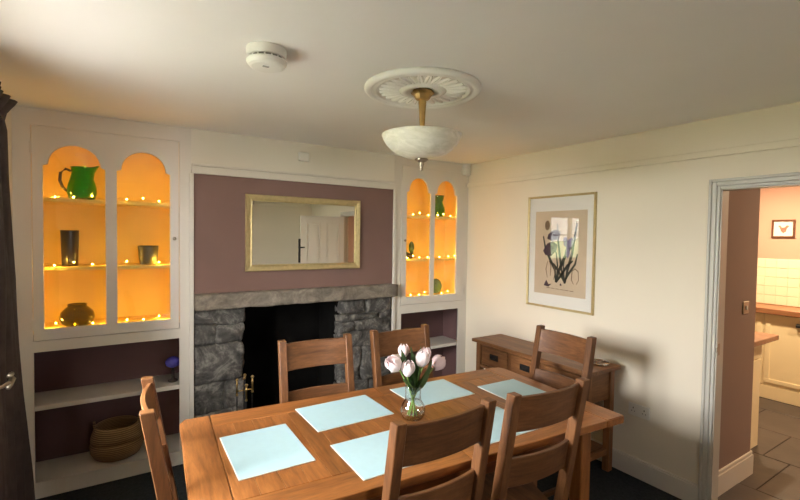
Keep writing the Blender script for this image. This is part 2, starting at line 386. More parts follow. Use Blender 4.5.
wn = bpy.data.objects.new('window_2', None); C.objects.link(wn); wn.location = ((VX0+VX1)/2, YN-.1, VZ0)
wn['kind'] = 'structure'; wn['label'] = 'unseen white window behind the camera, placed and sized for fill light'; wn['category'] = 'window'
bm = B(); gy0, gy1 = YN-.12, YN-.07
box(bm, VX0, VX0+.04, gy0, gy1, VZ0, VZ1); box(bm, VX1-.04, VX1, gy0, gy1, VZ0, VZ1); box(bm, VX0+.04, VX1-.04, gy0, gy1, VZ0, VZ0+.04); box(bm, VX0+.04, VX1-.04, gy0, gy1, VZ1-.04, VZ1)
obj('window_frame', bm, 'white_gloss', wn)
vc = (VX0+VX1)/2
for x0, x1 in ((VX0+.04, VX1-.04),): obj('pane', box(B(), x0, x1, YN-.097, YN-.093, VZ0+.04, VZ1-.04), 'window_pane', wn)
obj('window_sill', box(B(), VX0-.02, VX1+.02, YN-.07, YN+.03, VZ0-.03, VZ0+.004, .004), 'white_gloss', wn)
# beyond the windows
o = struct('ground_outside', box(B(), -14, 6, -14, 10, -.3, -.2), 'bounce_paving', 'unseen yard outside the window, made pale to bounce daylight in', 'yard')  # unseen ground, made pale so daylight bounces up to the ceiling
bm = B(); bmesh.ops.create_grid(bm, x_segments=60, y_segments=22, size=1)
hv = []
for v in bm.verts:
    y = v.co.x*6; a = (v.co.y+1)/2*PI
    n = noise.noise(Vector((y*1.3, a*1.5, 0)))*.3+noise.noise(Vector((y*5, a*5, 3)))*.14
    r = 1+n*.5
    hv.append((-8.2+.7*math.cos(a)*r, y-1.5, -.2+1.75*math.sin(a)*r))
for v, p in zip(bm.verts, hv): v.co = p
o = obj('hedge', bm, 'hedge_leaf', smooth=True); tag(o, 'green hedge outside the window, caught in the picture glass', 'hedge')

# ------------------------------------------------------------------ kitchen beyond the doorway
KX = 3.05
floor_k = struct('floor_kitchen', box(B(), 0.02, KX, YN, .5, -.06, -.006), 'slate_joint', 'dark slate flagstone floor of the kitchen', 'floor')
cols = [(-.005+.02, .52, -2.62), (.52, 1.14, -2.297), (1.14, 1.74, -2.135), (1.74, 2.3, -2.36), (2.3, 2.66, -2.2)]
for (x0, x1, yb) in cols:
    ys = [yb-1.1, yb-.52, yb, yb+.58, yb+1.1]
    for y0, y1 in zip(ys, ys[1:]):
        y1 = min(y1, -1.2)
        bm = box(B(), x0+.003, x1-.003, y0+.003, y1-.003, -.006, .002+random.uniform(-.002, .002), .003)
        obj('flagstone', bm, 'slate', floor_k)
struct('ceiling_kitchen', box(B(), 0.0, KX+.1, YN, .5, HC, HC+.1), 'ceiling_paint')
struct('wall_kitchen_right', box(B(), KX, KX+.1, YN, .5, 0, HC), 'kitchen_pink', 'pink kitchen wall above the tiles', 'wall')
struct('wall_kitchen_front', box(B(), WT, KX, YN-.1, YN, 0, HC), 'hall_mauve')
struct('wall_kitchen_back', box(B(), WT, KX, .4, .5, 0, HC), 'kitchen_pink')
struct('wall_hall', box(B(), WT, .735, YH, YH+.12, 0, HC), 'hall_mauve', 'mauve wall just through the doorway with the light switch', 'wall')
bm = B(); box(bm, WT, .752, YH-.016, YH, 0, .135, 0); box(bm, WT, .747, YH-.011, YH, .135, .165, .005); box(bm, .735, .752, YH, YH+.12, 0, .135); box(bm, .735, .746, YH, YH+.12, .135, .165)
struct('baseboard_hall', bm, 'white_gloss', 'white skirting board under the light switch', 'skirting')
sw = thing('light_switch', 'metal light switch on the mauve wall through the doorway', 'light switch', (.555, YH, 1.15))
obj('plate', box(B(), .512, .598, YH-.008, YH, 1.147, 1.233, .003), 'pewter', sw); obj('rocker', box(B(), .545, .565, YH-.014, YH-.008, 1.175, 1.205, .002), 'plastic_white', sw)
# peninsula
pn = thing('base_cabinet', 'cream kitchen base cabinet behind the mauve wall end', 'cabinet', (1.06, -1.7, 0))
obj('body', box(B(), .77, 1.30, -2.03, -1.3, .0, .855), 'kitchen_cream', pn)
obj('end_panel', box(B(), .77, 1.31, -2.045, -2.03, .0, .70, .003), 'kitchen_cream', pn)
obj('drawer', box(B(), .77, 1.31, -2.05, -2.03, .715, .85, .003), 'kitchen_cream', pn)
tag(obj('worktop', box(B(), .77, 1.39, -2.13, -1.28, .86, .90, .004), 'worktop'), 'short wooden worktop poking out past the mauve wall', 'worktop')
# far run: cabinets each a unit
for i, (y0, y1, lab) in enumerate(((-1.62, -1.02, 'cream kitchen unit half hidden behind the mauve wall end'), (-2.22, -1.62, 'cream kitchen unit with a dark cup handle, under the tiles'), (-2.82, -2.22, 'cream kitchen unit at the right end of the run'))):
    t_ = thing('kitchen_unit', lab, 'cabinet', (2.87, (y0+y1)/2, 0), group='cream units under the tiled wall')
    obj('body', box(B(), 2.71, KX-.01, y0, y1, .14, .885), 'kitchen_cream', t_)
    obj('plinth', box(B(), 2.69, 2.71, y0, y1, 0, .136), 'kitchen_cream', t_)
    d = obj('door', box(B(), 2.692, 2.71, y0+.002, y1-.002, .142, .88, .002), 'kitchen_cream', t_)
    bm = B()
    for q in ((y0+.02, y1-.02, .17, .21), (y0+.02, y1-.02, .80, .84), (y0+.02, y0+.06, .21, .80), (y1-.06, y1-.02, .21, .80)):
        box(bm, 2.686, 2.692, q[0], q[1], q[2], q[3], .002)
    obj('door_rail', bm, 'kitchen_cream', d)
    bm = B(); yy = y0+.30 if i != 1 else y0+.305
    poly_prism(bm, [(2.686, .82), (2.664, .805), (2.662, .785), (2.67, .783), (2.686, .80)], 'y', yy-.03, yy+.03); obj('handle', bm, 'black_iron', d)
tag(obj('worktop', box(B(), 2.65, KX-.002, -2.84, -1.0, .888, .945, .005), 'worktop'), 'long wooden worktop along the tiled kitchen wall', 'worktop')
tb = thing('tiled_splashback', 'cream square tiles on the wall over the worktop', 'tiles', (KX, -1.9, .945))
obj('grout_bed', box(B(), KX-.006, KX-.0005, -2.5, -1.2, .948, 1.448), 'grout', tb)
me0 = None
for r in range(5):
    for c in range(13):
        y = -2.5+.1*c; z = .948+.1*r
        if me0 is None:
            bm = box(B(), -.006, 0, .0015, .0985, .0015, .0985, .0025); me0 = bpy.data.meshes.new('tile'); bm.to_mesh(me0); bm.free(); me0.materials.append(MATS['tile_cream'])
        o = bpy.data.objects.new('tile', me0); C.objects.link(o); o.parent = tb
        o.location = Vector((KX-.006, y, z))-tb.location
pf = thing('framed_sketch', 'small square framed sketch on the pink kitchen wall', 'picture', (KX, -1.645, 1.68))
bm = B(); fy0, fy1, fz0, fz1 = -1.745, -1.545, 1.68, 1.875
for q in ((fy0, fy1, fz0, fz0+.018), (fy0, fy1, fz1-.018, fz1), (fy0, fy0+.018, fz0+.018, fz1-.018), (fy1-.018, fy1, fz0+.018, fz1-.018)): box(bm, KX-.02, KX, q[0], q[1], q[2], q[3], .002)
obj('frame', bm, 'dark_frame', pf)
mt = obj('mount', box(B(), KX-.008, KX-.001, fy0+.018, fy1-.018, fz0+.018, fz1-.018), 'paper_white', pf)
bm = B(); cyy, czz = -1.645, 1.775
pts = [(-.045, .03), (-.03, .01), (-.02, -.025), (0, -.045), (.022, -.03), (.03, .005), (.05, .03), (.03, .04), (.012, .018), (-.012, .015), (-.03, .04)]
poly_prism(bm, [(cyy-p[0], czz+p[1]) for p in pts], 'x', KX-.0088, KX-.0081); obj('drawing', bm, 'print_pink', mt)
# two unseen recessed downlights, added to light the kitchen
def fill_downlight(x, y, lab, power):
    t_ = thing('fill_downlight', lab, 'ceiling light', (x, y, HC), group='added kitchen downlights')
    bm = B(); lathe(bm, [(.034, HC-.001), (.036, HC-.008), (.05, HC-.006), (.052, HC)], x, y, 20); obj('bezel', bm, 'chrome', t_)
    bm = B(); lathe(bm, [(0, HC-.004), (.034, HC-.004)], x, y, 20); obj('lens', bm, 'fill_lamp_disc', t_)
    l = bpy.data.lights.new('fill_downlight_lamp', 'AREA'); l.shape = 'DISK'; l.size = .07; l.energy = power; l.color = (1, .74, .46)
    lo = bpy.data.objects.new('fill_downlight_lamp', l); C.objects.link(lo); lo.parent = t_; lo.location = (0, 0, -.012)
fill_downlight(2.15, -1.7, 'unseen recessed kitchen light near the tiled wall, added for fill', 62)
fill_downlight(2.15, -3.1, 'unseen recessed kitchen light at the far right, added for fill', 62)

# ------------------------------------------------------------------ built-in cabinets
def arch_outline(x0, x1, z0, z_sh, z_top, step):
    xa, xb = x0+step, x1-step; r = (xb-xa)/2; cx = (x0+x1)/2; h = z_top-z_sh
    pts = [(x0, z0), (x1, z0), (x1, z_sh-.012), (xb+.004, z_sh-.004), (xb, z_sh)]
    for k in range(1, 18):
        a = PI*k/18; pts.append((cx+r*math.cos(a), z_sh+h*math.sin(a)))
    pts += [(xa, z_sh), (xa-.004, z_sh-.004), (x0, z_sh-.012)]
    return pts
def point_lamp(parent, p, e, r=.006, col=(1, .55, .065)):
    l = bpy.data.lights.new('fairy_glow', 'POINT'); l.energy = e; l.color = col; l.shadow_soft_size = r
    o = bpy.data.objects.new('fairy_glow', l); C.objects.link(o); o.parent = parent; o.location = Vector(p)-parent.location
def cabinet(label, x0, x1, dx0, dx1, dz0, dz1, lights, lz0, lsh, ltop, shelves, ox0, ox1, oz0, oz1, lshelf, hinge_left):
    t_ = thing('built_in_cabinet', label, 'cabinet', ((x0+x1)/2, .17, 0))
    D = .34
    bm = flat_with_holes([rect(x0, x1, .0, HC-.001), rect(dx0-.004, dx1+.004, dz0-.004, dz1+.004)[::-1], rect(ox0, ox1, oz0, oz1)[::-1]], 0, .022)
    obj('face_frame', bm, 'white_gloss', t_)
    bm = flat_with_holes([rect(dx0, dx1, dz0, dz1)]+[arch_outline(a, b_, lz0, lsh, ltop, .026)[::-1] for a, b_ in lights], -.004, .018, .0025)
    d = obj('door', bm, 'white_gloss', t_)
    for a, b_ in lights:
        obj('pane', poly_prism(B(), arch_outline(a-.006, b_+.006, lz0-.006, lsh, ltop+.006, .026), 'y', .0215, .0245), 'pane', d)
    hx = dx0-.004 if hinge_left else dx1+.004
    for z in (dz0+.10, dz1-.13):
        bm = B(); tube(bm, [(hx, -.006, z-.035), (hx, -.006, z+.035)], .006); obj('hinge', bm, 'white_gloss', d)
    kx = dx1-.03 if hinge_left else dx0+.03
    bm = B(); tube(bm, [(kx, -.004, 1.60), (kx, -.014, 1.60), (kx, -.016, 1.60), (kx, -.026, 1.60), (kx, -.030, 1.60)], [.005, .005, .011, .012, .006], 12); obj('knob', bm, 'pewter', d, smooth=True)
    # carcass, upper part
    a, b_ = x0+.02, x1-.02
    for n, q in (('back_panel', (a, b_, D-.012, D, .96, HC-.02)), ('side_panel', (a, a+.016, .0225, D-.012, .96, HC-.02)), ('side_panel', (b_-.016, b_, .0225, D-.012, .96, HC-.02)), ('top_panel', (a+.016, b_-.016, .0225, D-.012, HC-.08, HC-.062)), ('cabinet_floor', (a+.016, b_-.016, .026, D-.012, lz0-.035, lz0-.014))):
        obj(n, box(B(), *q), 'cabinet_inside', t_)
    for z in shelves: obj('shelf', box(B(), a+.0165, b_-.0165, .05, D-.0125, z-.024, z, .002), 'cabinet_inside', t_)
    # lower part, mauve inside
    for n, q in (('back_panel', (a, b_, D-.012, D, .02, .9595)), ('side_panel', (a, a+.016, .0225, D-.012, .02, .9595)), ('side_panel', (b_-.016, b_, .0225, D-.012, .02, .9595)), ('top_panel', (a+.016, b_-.016, .0225, D-.012, .935, .955))):
        obj(n, box(B(), *q), 'alcove_mauve', t_)
    obj('lower_shelf', box(B(), a+.0165, b_-.0165, .024, D-.0125, lshelf-.03, lshelf, .002), 'white_gloss', t_)
    obj('base_board', box(B(), a+.0165, b_-.0165, .0225, D-.0125, .07, oz0, .002), 'white_gloss', t_)
    return t_
LL = [(-3.391, -3.076), (-3.014, -2.706)]
cabL = cabinet('white built-in cabinet with green jug and basket, left of the fireplace', XL, CX0-.001, -3.442, -2.651, .974, 2.270, LL, 1.042, 2.05, 2.172, (1.846, 1.416), -3.443, -2.648, .095, .903, .565, True)
RL = [(-.75, -.472), (-.424, -.147)]
cabR = cabinet('white built-in cabinet in the corner, right of the fireplace', CX1+.001, -.001, -.806, -.052, 1.0, 2.286, RL, 1.072, 2.06, 2.187, (1.838, 1.424), -.797, -.104, .095, .918, .565, False)

def fairy(label, xa, xb, levels, energy, group):
    t_ = thing('fairy_lights', label, 'string lights', ((xa+xb)/2, .06, levels[-1]), group=group)
    pts = []; bulbs = []
    for li, z in enumerate(levels):
        n = 26
        for k in range(n+1):
            s = k/n; s = s if li % 2 == 0 else 1-s
            x = xa+(xb-xa)*s
            y = .085+.028*math.sin(k*1.9+li)+.018*math.sin(k*.7+li*2)
            zz = z+.006+(.018*max(0, math.sin(k*1.37+li*1.1)) if 0 < k < n else 0)
            pts.append((x, y, zz))
            if k % 3 == 1: bulbs.append((x, y-.004, zz+.006))
        if li < len(levels)-1:
            x = pts[-1][0]; pts += [(x, .034, z-.02), (x, .034, levels[li+1]+.03)]
    obj('wire', tube(B(), pts, .0011, 4), 'brass', t_)
    for i, p in enumerate(bulbs):
        obj('bulb', sphere(B(), p, .0055, 1), 'fairy_bulb', t_)
        if i % 3 == 1: point_lamp(t_, (p[0], p[1]-.004, p[2]+.012), energy)
    return t_
fairy('warm fairy lights along the shelves of the cabinet with the green jug', -3.47, -2.64, (1.846, 1.416, 1.030), .80, 'fairy light strings')
fairy('warm fairy lights along the shelves of the corner cabinet', -.83, -.06, (1.838, 1.424, 1.060), .80, 'fairy light strings')

# things on the cabinet shelves
def jug():
    z = 1.846; cx, cy = -3.205, .15
    t_ = thing('jug', 'green glass jug with dark handle on the top shelf', 'jug', (cx, cy, z))
    n = 28; prof = [(.055, 0), (.072, .012), (.082, .05), (.078, .09), (.064, .14), (.056, .175), (.058, .20), (.062, .212)]
    bm = B(); rings = []
    for r, h in prof:
        ring = []
        for k in range(n):
            a = 2*PI*k/n; spout = max(0, math.cos(a))**10*max(0, (h-.15)/.062)*.034
            ring.append(bm.verts.new((cx+(r+spout)*math.cos(a), cy+(r+spout)*math.sin(a), z+h+spout*.5)))
        rings.append(ring)
    for a_, b_ in zip(rings, rings[1:]):
        for k in range(n): bm.faces.new((a_[k], a_[(k+1) % n], b_[(k+1) % n], b_[k]))
    bm.faces.new(rings[0][::-1])
    o = obj('body', bm, 'green_glass', t_, smooth=True); md = o.modifiers.new('wall', 'SOLIDIFY'); md.thickness = .005
    bm = B(); tube(bm, [(cx-.058, cy, z+.185), (cx-.085, cy, z+.197), (cx-.112, cy, z+.17), (cx-.116, cy, z+.12), (cx-.10, cy, z+.075), (cx-.076, cy, z+.05)], [.008, .009, .009, .009, .008, .007], 10)
    obj('handle', bm, 'ceramic_dark', t_, smooth=True)
jug()
def vessel(name, label, cat, x, y, z, prof, mat, n=28, wall=.004):
    bm = B(); lathe(bm, [(0, z+prof[0][1])]+[(r, z+h) for r, h in prof]+[(max(r-wall, .001), z+h) for r, h in prof[::-1]]+[(0, z+prof[0][1]+wall)], x, y, n)
    return tag(obj(name, bm, mat, smooth=True), label, cat)
vessel('tumbler', 'tall dark tumbler on the middle shelf under the jug', 'tumbler', -3.272, .15, 1.416, [(.042, 0), (.044, .01), (.047, .12), (.05, .228), (.05, .232)], 'ceramic_dark')
vessel('planter', 'small dark grey pot on the middle shelf, right-hand light', 'pot', -2.83, .14, 1.416, [(.048, 0), (.052, .01), (.058, .05), (.064, .126), (.064, .132)], 'ceramic_grey')
vessel('bowl_vase', 'squat gold-green glass bowl wrapped in fairy lights', 'vase', -3.235, .13, 1.028, [(.06, 0), (.085, .02), (.096, .055), (.088, .09), (.062, .118), (.05, .126), (.054, .14)], 'gold_glass')
vessel('bottle_vase', 'pale green glass vase with dark lid in the corner cabinet', 'vase', -.275, .13, 1.838, [(.045, 0), (.058, .02), (.064, .06), (.05, .11), (.036, .15), (.044, .17), (.05, .20), (.05, .215)], 'pale_green_glass')
def cactus():
    z, x, y = 1.424, -.615, .14
    t_ = thing('cactus', 'small green cactus in a pot in the corner cabinet', 'plant', (x, y, z))
    bm = B(); lathe(bm, [(0, z), (.03, z), (.038, z+.05), (.034, z+.05), (0, z+.045)], x, y, 20); obj('pot', bm, 'ceramic_dark', t_, smooth=True)
    bm = B(); sphere(bm, (x+.02, y, z+.105), .04, 2, (.75, .6, 1.55)); obj('pad', bm, 'ceramic_green', t_, smooth=True)
    bm = B(); tube(bm, [(x-.015, y, z+.045), (x-.05, y, z+.06), (x-.055, y, z+.10), (x-.05, y, z+.13)], [.012, .012, .011, .008], 8); obj('arm', bm, 'ceramic_green', t_, smooth=True)
cactus()
t_ = thing('display_plate', 'round green plate standing on the bottom shelf, corner cabinet', 'plate', (-.275, .17, 1.058))
bm = B(); lathe(bm, [(0, 0), (.05, .002), (.058, .006), (.075, .012), (.076, .015), (.056, .010), (0, .006)], 0, 0, 32); bmesh.ops.rotate(bm, verts=bm.verts, cent=(0, 0, 0), matrix=Matrix.Rotation(math.radians(82), 3, 'X')); bmesh.ops.translate(bm, verts=bm.verts, vec=(-.275, .17, 1.134)); obj('dish', bm, 'ceramic_green', t_, smooth=True)
bm = B(); tube(bm, [(-.325, .14, 1.062), (-.325, .19, 1.062), (-.225, .19, 1.062), (-.225, .14, 1.062)], .004, 6); obj('stand', bm, 'black_iron', t_)
vessel('slim_vase', 'slim dark vase at the left of the corner cabinet bottom shelf', 'vase', -.70, .14, 1.058, [(.026, 0), (.032, .04), (.03, .10), (.02, .14), (.024, .16)], 'ceramic_dark')
t_ = thing('glazed_ornament', 'shiny dark blue ornament on the alcove shelf', 'ornament', (-2.678, .13, .565))
bm = B(); lathe(bm, [(0, .5655), (.03, .566), (.034, .575), (.012, .59), (.009, .66), (.0, .662)], -2.678, .13, 20); obj('foot', bm, 'ceramic_dark', t_, smooth=True)
bm = B(); sphere(bm, (-2.678, .13, .705), .046, 3, (1.1, .8, .9)); obj('globe', bm, 'blue_glaze', t_, smooth=True)
# wicker belly basket
t_ = thing('belly_basket', 'woven seagrass belly basket under the left alcove shelf', 'basket', (-3.01, .165, .096))
prof = [(.095, 0), (.125, .02), (.142, .06), (.146, .10), (.138, .128), (.134, .132), (.142, .138), (.138, .17), (.126, .21), (.118, .235)]
bm = B(); lathe(bm, [(0, .097)]+[(r*1.1, .097+h*.95) for r, h in prof]+[(r*1.1-.008, .097+h*.95) for r, h in prof[::-1]]+[(0, .105)], -3.02, .165, 40); obj('body', bm, 'seagrass', t_, smooth=True)
for s in (-1, 1):
    bm = B(); tube(bm, [(-3.02+s*.124, .165-.04, .30), (-3.02+s*.130, .165-.035, .34), (-3.02+s*.131, .165, .355), (-3.02+s*.130, .165+.035, .34), (-3.02+s*.124, .165+.04, .30)], .007, 8); obj('handle', bm, 'seagrass', t_, smooth=True)

# ------------------------------------------------------------------ fireplace
fp = thing('fireplace', 'rough grey stone fireplace with a black open hearth', 'fireplace', (-1.73, .2, 0))
def rough_block(x0, x1, y0, y1, z0, z1, amp, seed, cuts=(6, 2, 4), fr=6, rnd=.018):
    bm = B(); nx, ny, nz = cuts
    bmesh.ops.create_cube(bm, size=1)
    es = {0: [], 1: [], 2: []}
    for e in bm.edges:
        d = e.verts[0].co-e.verts[1].co; es[max(range(3), key=lambda i: abs(d[i]))].append(e)
    for ax, n in ((0, nx), (1, ny), (2, nz)):
        ed = [e for e in bm.edges if max(range(3), key=lambda i: abs((e.verts[0].co-e.verts[1].co)[i])) == ax]
        bmesh.ops.subdivide_edges(bm, edges=ed, cuts=n, use_grid_fill=True)
    L = (x1-x0, y1-y0, z1-z0); c = Vector(((x0+x1)/2, (y0+y1)/2, (z0+z1)/2))
    for v in bm.verts:
        p = Vector((v.co.x*L[0], v.co.y*L[1], v.co.z*L[2])); q = p.copy()
        h = [l/2-rnd for l in L]; core = Vector([max(-h[i], min(h[i], p[i])) for i in range(3)]); d = p-core
        if d.length > rnd: q = core+d.normalized()*rnd
        s = Vector((seed*3.1, seed*1.7, seed*.9))
        nv = noise.noise_vector(p*fr+s)*amp+noise.noise_vector(p*fr*2.7+s)*amp*.45
        v.co = q+nv+c
    bmesh.ops.recalc_face_normals(bm, faces=bm.faces)
    return bm
obj('lintel', rough_block(-2.555, -.874, -.07, .17, 1.09, 1.208, .006, 3, (40, 5, 6), 9, .012), 'lintel_stone', fp, smooth=True)
for q in ((CX0+.005, -2.225), (-1.40, CX1-.005)): obj('mortar_core', box(B(), q[0], q[1], .02, .48, 0, 1.09), 'mortar', fp)
bm = B(); box(bm, -2.26, -1.37, .44, .49, 0, 1.2); box(bm, -2.225, -2.20, .05, .44, 0, 1.09); box(bm, -1.425, -1.40, .05, .44, 0, 1.09); box(bm, -2.225, -1.40, .18, .44, 1.085, 1.12)
obj('firebox', bm, 'soot', fp)
obj('hearth', box(B(), -2.56, -.90, -.22, .44, 0, .03, .006), 'rubble', fp)
sd = 0
for (px0, px1, rows) in ((-2.556, -2.195, ((.04, .33, (1.0,)), (.33, .55, (.6, 1)), (.55, .83, (1.0,)), (.83, .97, (.42, 1)), (.97, 1.085, (1.0,)))), (-1.425, -.902, ((.04, .36, (.55, 1)), (.36, .66, (.42, 1)), (.66, .80, (.7, 1)), (.80, .90, (.3, 1)), (.90, .96, (.75, 1)), (.96, 1.085, (.5, 1))))):
    for z0, z1, sp in rows:
        a = 0
        for s in sp:
            sd += 1
            j0 = random.uniform(-.012, .012) if a == 0 and px0 > -2 else 0; j1 = random.uniform(-.02, .012) if s == 1 and px0 < -2 else 0
            x0 = px0+(px1-px0)*a+.003+j0; x1 = px0+(px1-px0)*s-.003+j1; a = s
            y = random.uniform(-.022, .006)
            obj('stone', rough_block(x0-.006, x1+.006, y, .11, z0-.006, z1+.006, .022, sd, (9, 3, 8), 6, .03), 'rubble', fp, smooth=True)

# companion set beside the hearth
cs = thing('fireside_tools', 'black fireside tool stand with brass handles before the hearth', 'fire tools', (-2.235, -.13, .03))
X0, Y0 = -2.235, -.13
bm = B(); lathe(bm, [(0, .031), (.085, .031), (.085, .042), (.03, .05), (.009, .06), (.009, .58), (0, .58)], X0, Y0, 20); obj('stand', bm, 'black_iron', cs, smooth=True)
bm = B(); tube(bm, [(X0-.06, Y0, .50), (X0+.06, Y0, .50)], .005, 6); tube(bm, [(X0, Y0-.05, .50), (X0, Y0+.05, .50)], .005, 6); obj('cross_arm', bm, 'brass', cs)
bm = B(); tube(bm, [(X0, Y0, .58), (X0, Y0, .60)], .008, 10); sphere(bm, (X0, Y0, .61), .013, 2); obj('finial', bm, 'brass', cs, smooth=True)
for (dx, dy, tn, zt) in ((-.055, -.005, 'poker', .585), (.055, .0, 'tongs', .59), (.0, -.05, 'shovel', .55), (.008, .05, 'brush', .565)):
    x, y = X0+dx, Y0+dy
    bm = B(); tube(bm, [(x, y, zt-.11), (x, y, .12)], .005, 6)
    if tn == 'shovel': box(bm, x-.03, x+.03, y-.004, y+.004, .07, .15, .002)
    if tn == 'brush': box(bm, x-.02, x+.02, y-.02, y+.02, .06, .15, .004)
    if tn == 'tongs': tube(bm, [(x, y, .3), (x+.012, y, .2), (x+.004, y, .1)], .004, 6)
    o = obj(tn, bm, 'black_iron', cs)
    bm = B(); tube(bm, [(x, y, zt-.11), (x, y, zt)], .006, 8); sphere(bm, (x, y, zt), .012, 2); sphere(bm, (x, y, zt-.11), .010, 2); sphere(bm, (x, y, zt-.035), .009, 2); obj('handle', bm, 'brass', o, smooth=True)

# ------------------------------------------------------------------ mirror
MX0, MX1, MZ0, MZ1 = -2.205, -1.244, 1.357, 1.939
mr = thing('wall_mirror', 'gilt framed rectangular mirror on the mauve wall', 'mirror', ((MX0+MX1)/2, -.015, MZ0))
def frame_part(bm, x0, x1, z0, z1, w_, prof):
    """mitred frame in the x-z plane; prof = (inset, y) pairs"""
    loops = [[bm.verts.new(p) for p in ((x0+i, y, z0+i), (x1-i, y, z0+i), (x1-i, y, z1-i), (x0+i, y, z1-i))] for i, y in prof]
    for a, b_ in zip(loops, loops[1:]):
        for k in range(4): bm.faces.new((a[k], a[(k+1) % 4], b_[(k+1) % 4], b_[k]))
    bmesh.ops.recalc_face_normals(bm, faces=bm.faces); return bm
bm = frame_part(B(), MX0, MX1, MZ0, MZ1, .05, [(0, -.001), (0, -.022), (.006, -.03), (.022, -.026), (.036, -.02), (.044, -.024), (.05, -.020), (.05, -.006), (.05, -.001), (0, -.001)])
obj('frame', bm, 'gilt', mr)
obj('mirror_glass', box(B(), MX0+.048, MX1-.048, -.012, -.004, MZ0+.048, MZ1-.048, 0), 'mirror_silver', mr)

# small devices on walls and ceiling
t_ = thing('wall_alarm', 'small white square sounder on the wall above the mirror', 'alarm', (-1.755, 0, 2.225))
obj('case', box(B(), -1.80, -1.71, -.03, -.0005, 2.225, 2.298, .012, 3), 'plastic_white', t_); obj('grille', box(B(), -1.785, -1.725, -.0315, -.0295, 2.245, 2.275, .0005), 'plastic_white', t_)
t_ = thing('motion_sensor', 'white motion sensor in the ceiling corner by the cabinet', 'sensor', (-.04, -.03, 2.28))
bm = poly_prism(B(), [(-.085, -.001), (-.003, -.001), (-.003, -.03), (-.02, -.05), (-.065, -.05), (-.085, -.03)], 'z', 2.262, 2.368); obj('case', bm, 'plastic_white', t_)
obj('lens', box(B(), -.06, -.02, -.053, -.049, 2.285, 2.315, .001), 'plastic_white', t_)
sx, sy = -2.512, -1.63
t_ = thing('smoke_alarm', 'round white smoke alarm on the ceiling', 'smoke alarm', (sx, sy, HC))
bm = B(); lathe(bm, [(0, HC-.0005), (.078, HC-.0005), (.080, HC-.004), (.074, HC-.034), (0, HC-.034)], sx, sy, 36); obj('base', bm, 'plastic_white', t_, smooth=False)
bm = B(); lathe(bm, [(.064, HC-.034), (.064, HC-.046)], sx, sy, 36); obj('vent_ring', bm, 'plastic_shadow', t_)
bm = B()
for k in range(16):
    a = 2*PI*k/16; x, y = sx+.067*math.cos(a), sy+.067*math.sin(a); tube(bm, [(x, y, HC-.034), (x, y, HC-.046)], .003, 4)
obj('vent_fins', bm, 'plastic_white', t_)
bm = B(); lathe(bm, [(.0, HC-.046), (.078, HC-.046), (.079, HC-.052), (.070, HC-.066), (.058, HC-.071), (0, HC-.072)], sx, sy, 36); obj('cover', bm, 'plastic_white', t_, smooth=False)
bm = B(); box(bm, sx-.02, sx+.005, sy-.02, sy-.008, HC-.0735, HC-.071, .001); obj('test_button', bm, 'plastic_shadow', t_)
# socket on the right wall
t_ = thing('wall_socket', 'white double wall socket low on the wall beside the sideboard', 'socket', (0, -1.79, .42))
obj('plate', box(B(), -.01, 0, -1.87, -1.725, .42, .506, .003), 'plastic_white', t_)
for y in (-1.835, -1.76):
    bm = B(); box(bm, -.0108, -.0098, y-.003, y+.003, .47, .48); box(bm, -.0108, -.0098, y-.013, y-.007, .45, .455); box(bm, -.0108, -.0098, y+.007, y+.013, .45, .455); obj('pin_holes', bm, 'black_iron', t_)

# ------------------------------------------------------------------ ceiling rose and lamp
RX, RY, RR = -1.735, -1.61, .288
t_ = thing('ceiling_rose', 'white moulded plaster ceiling rose around the lamp', 'ceiling rose', (RX, RY, HC))
bm = B(); lathe(bm, [(0, HC-.0005), (RR, HC-.0005), (RR, HC-.012), (RR-.008, HC-.022), (RR-.02, HC-.026), (RR-.034, HC-.020), (RR-.04, HC-.014), (RR-.05, HC-.020), (RR-.06, HC-.018), (RR-.064, HC-.010), (.115, HC-.012), (.105, HC-.020), (.09, HC-.024), (.075, HC-.020), (.07, HC-.012), (0, HC-.012)], RX, RY, 64); obj('disc', bm, 'plaster_white', t_, smooth=True)
# acanthus leaves in relief
me_leaf = None
for k in range(28):
    a = 2*PI*k/28
    if me_leaf is None:
        bm = B(); n = 7; rows = []
        for i in range(n):
            s = i/(n-1); r = .118+.098*s; wd = .0125*(.45+1.0*math.sin(PI*min(1, .15+s*.8)))
            hgt = .008+.006*math.sin(PI*s)
            rows.append([bm.verts.new((r, -wd, -.0095)), bm.verts.new((r, -wd*.5, -.0105-hgt*.7)), bm.verts.new((r, 0, -.010-hgt*.45)), bm.verts.new((r, wd*.5, -.0105-hgt*.7)), bm.verts.new((r, wd, -.0095))])
        for p, q in zip(rows, rows[1:]):
            for j in range(4): bm.faces.new((p[j], q[j], q[j+1], p[j+1]))
        bm.faces.new(rows[-1]); bmesh.ops.recalc_face_normals(bm, faces=bm.faces)
        me_leaf = bpy.data.meshes.new('leaf_relief'); bm.to_mesh(me_leaf); bm.free(); me_leaf.materials.append(MATS['plaster_white'])
    o = bpy.data.objects.new('leaf_relief', me_leaf); C.objects.link(o); o.parent = t_; o.rotation_euler = (0, 0, a)
t_ = thing('ceiling_lamp', 'uplighter ceiling lamp with white alabaster glass bowl on brass stem', 'lamp', (RX, RY, HC))
T = HC-.012
bm = B(); lathe(bm, [(0, T), (.052, T), (.058, T-.008), (.058, T-.014), (.046, T-.022), (.034, T-.042), (.018, T-.048), (0, T-.048)], RX, RY, 10); obj('canopy', bm, 'brass', t_)
bm = B(); lathe(bm, [(.018, T-.046), (.020, T-.055), (.019, T-.07), (.015, T-.12), (.012, T-.19), (.010, T-.24), (.008, T-.33), (.0, T-.33)], RX, RY, 20); obj('stem', bm, 'brass', t_, smooth=True)
ZB = 2.026
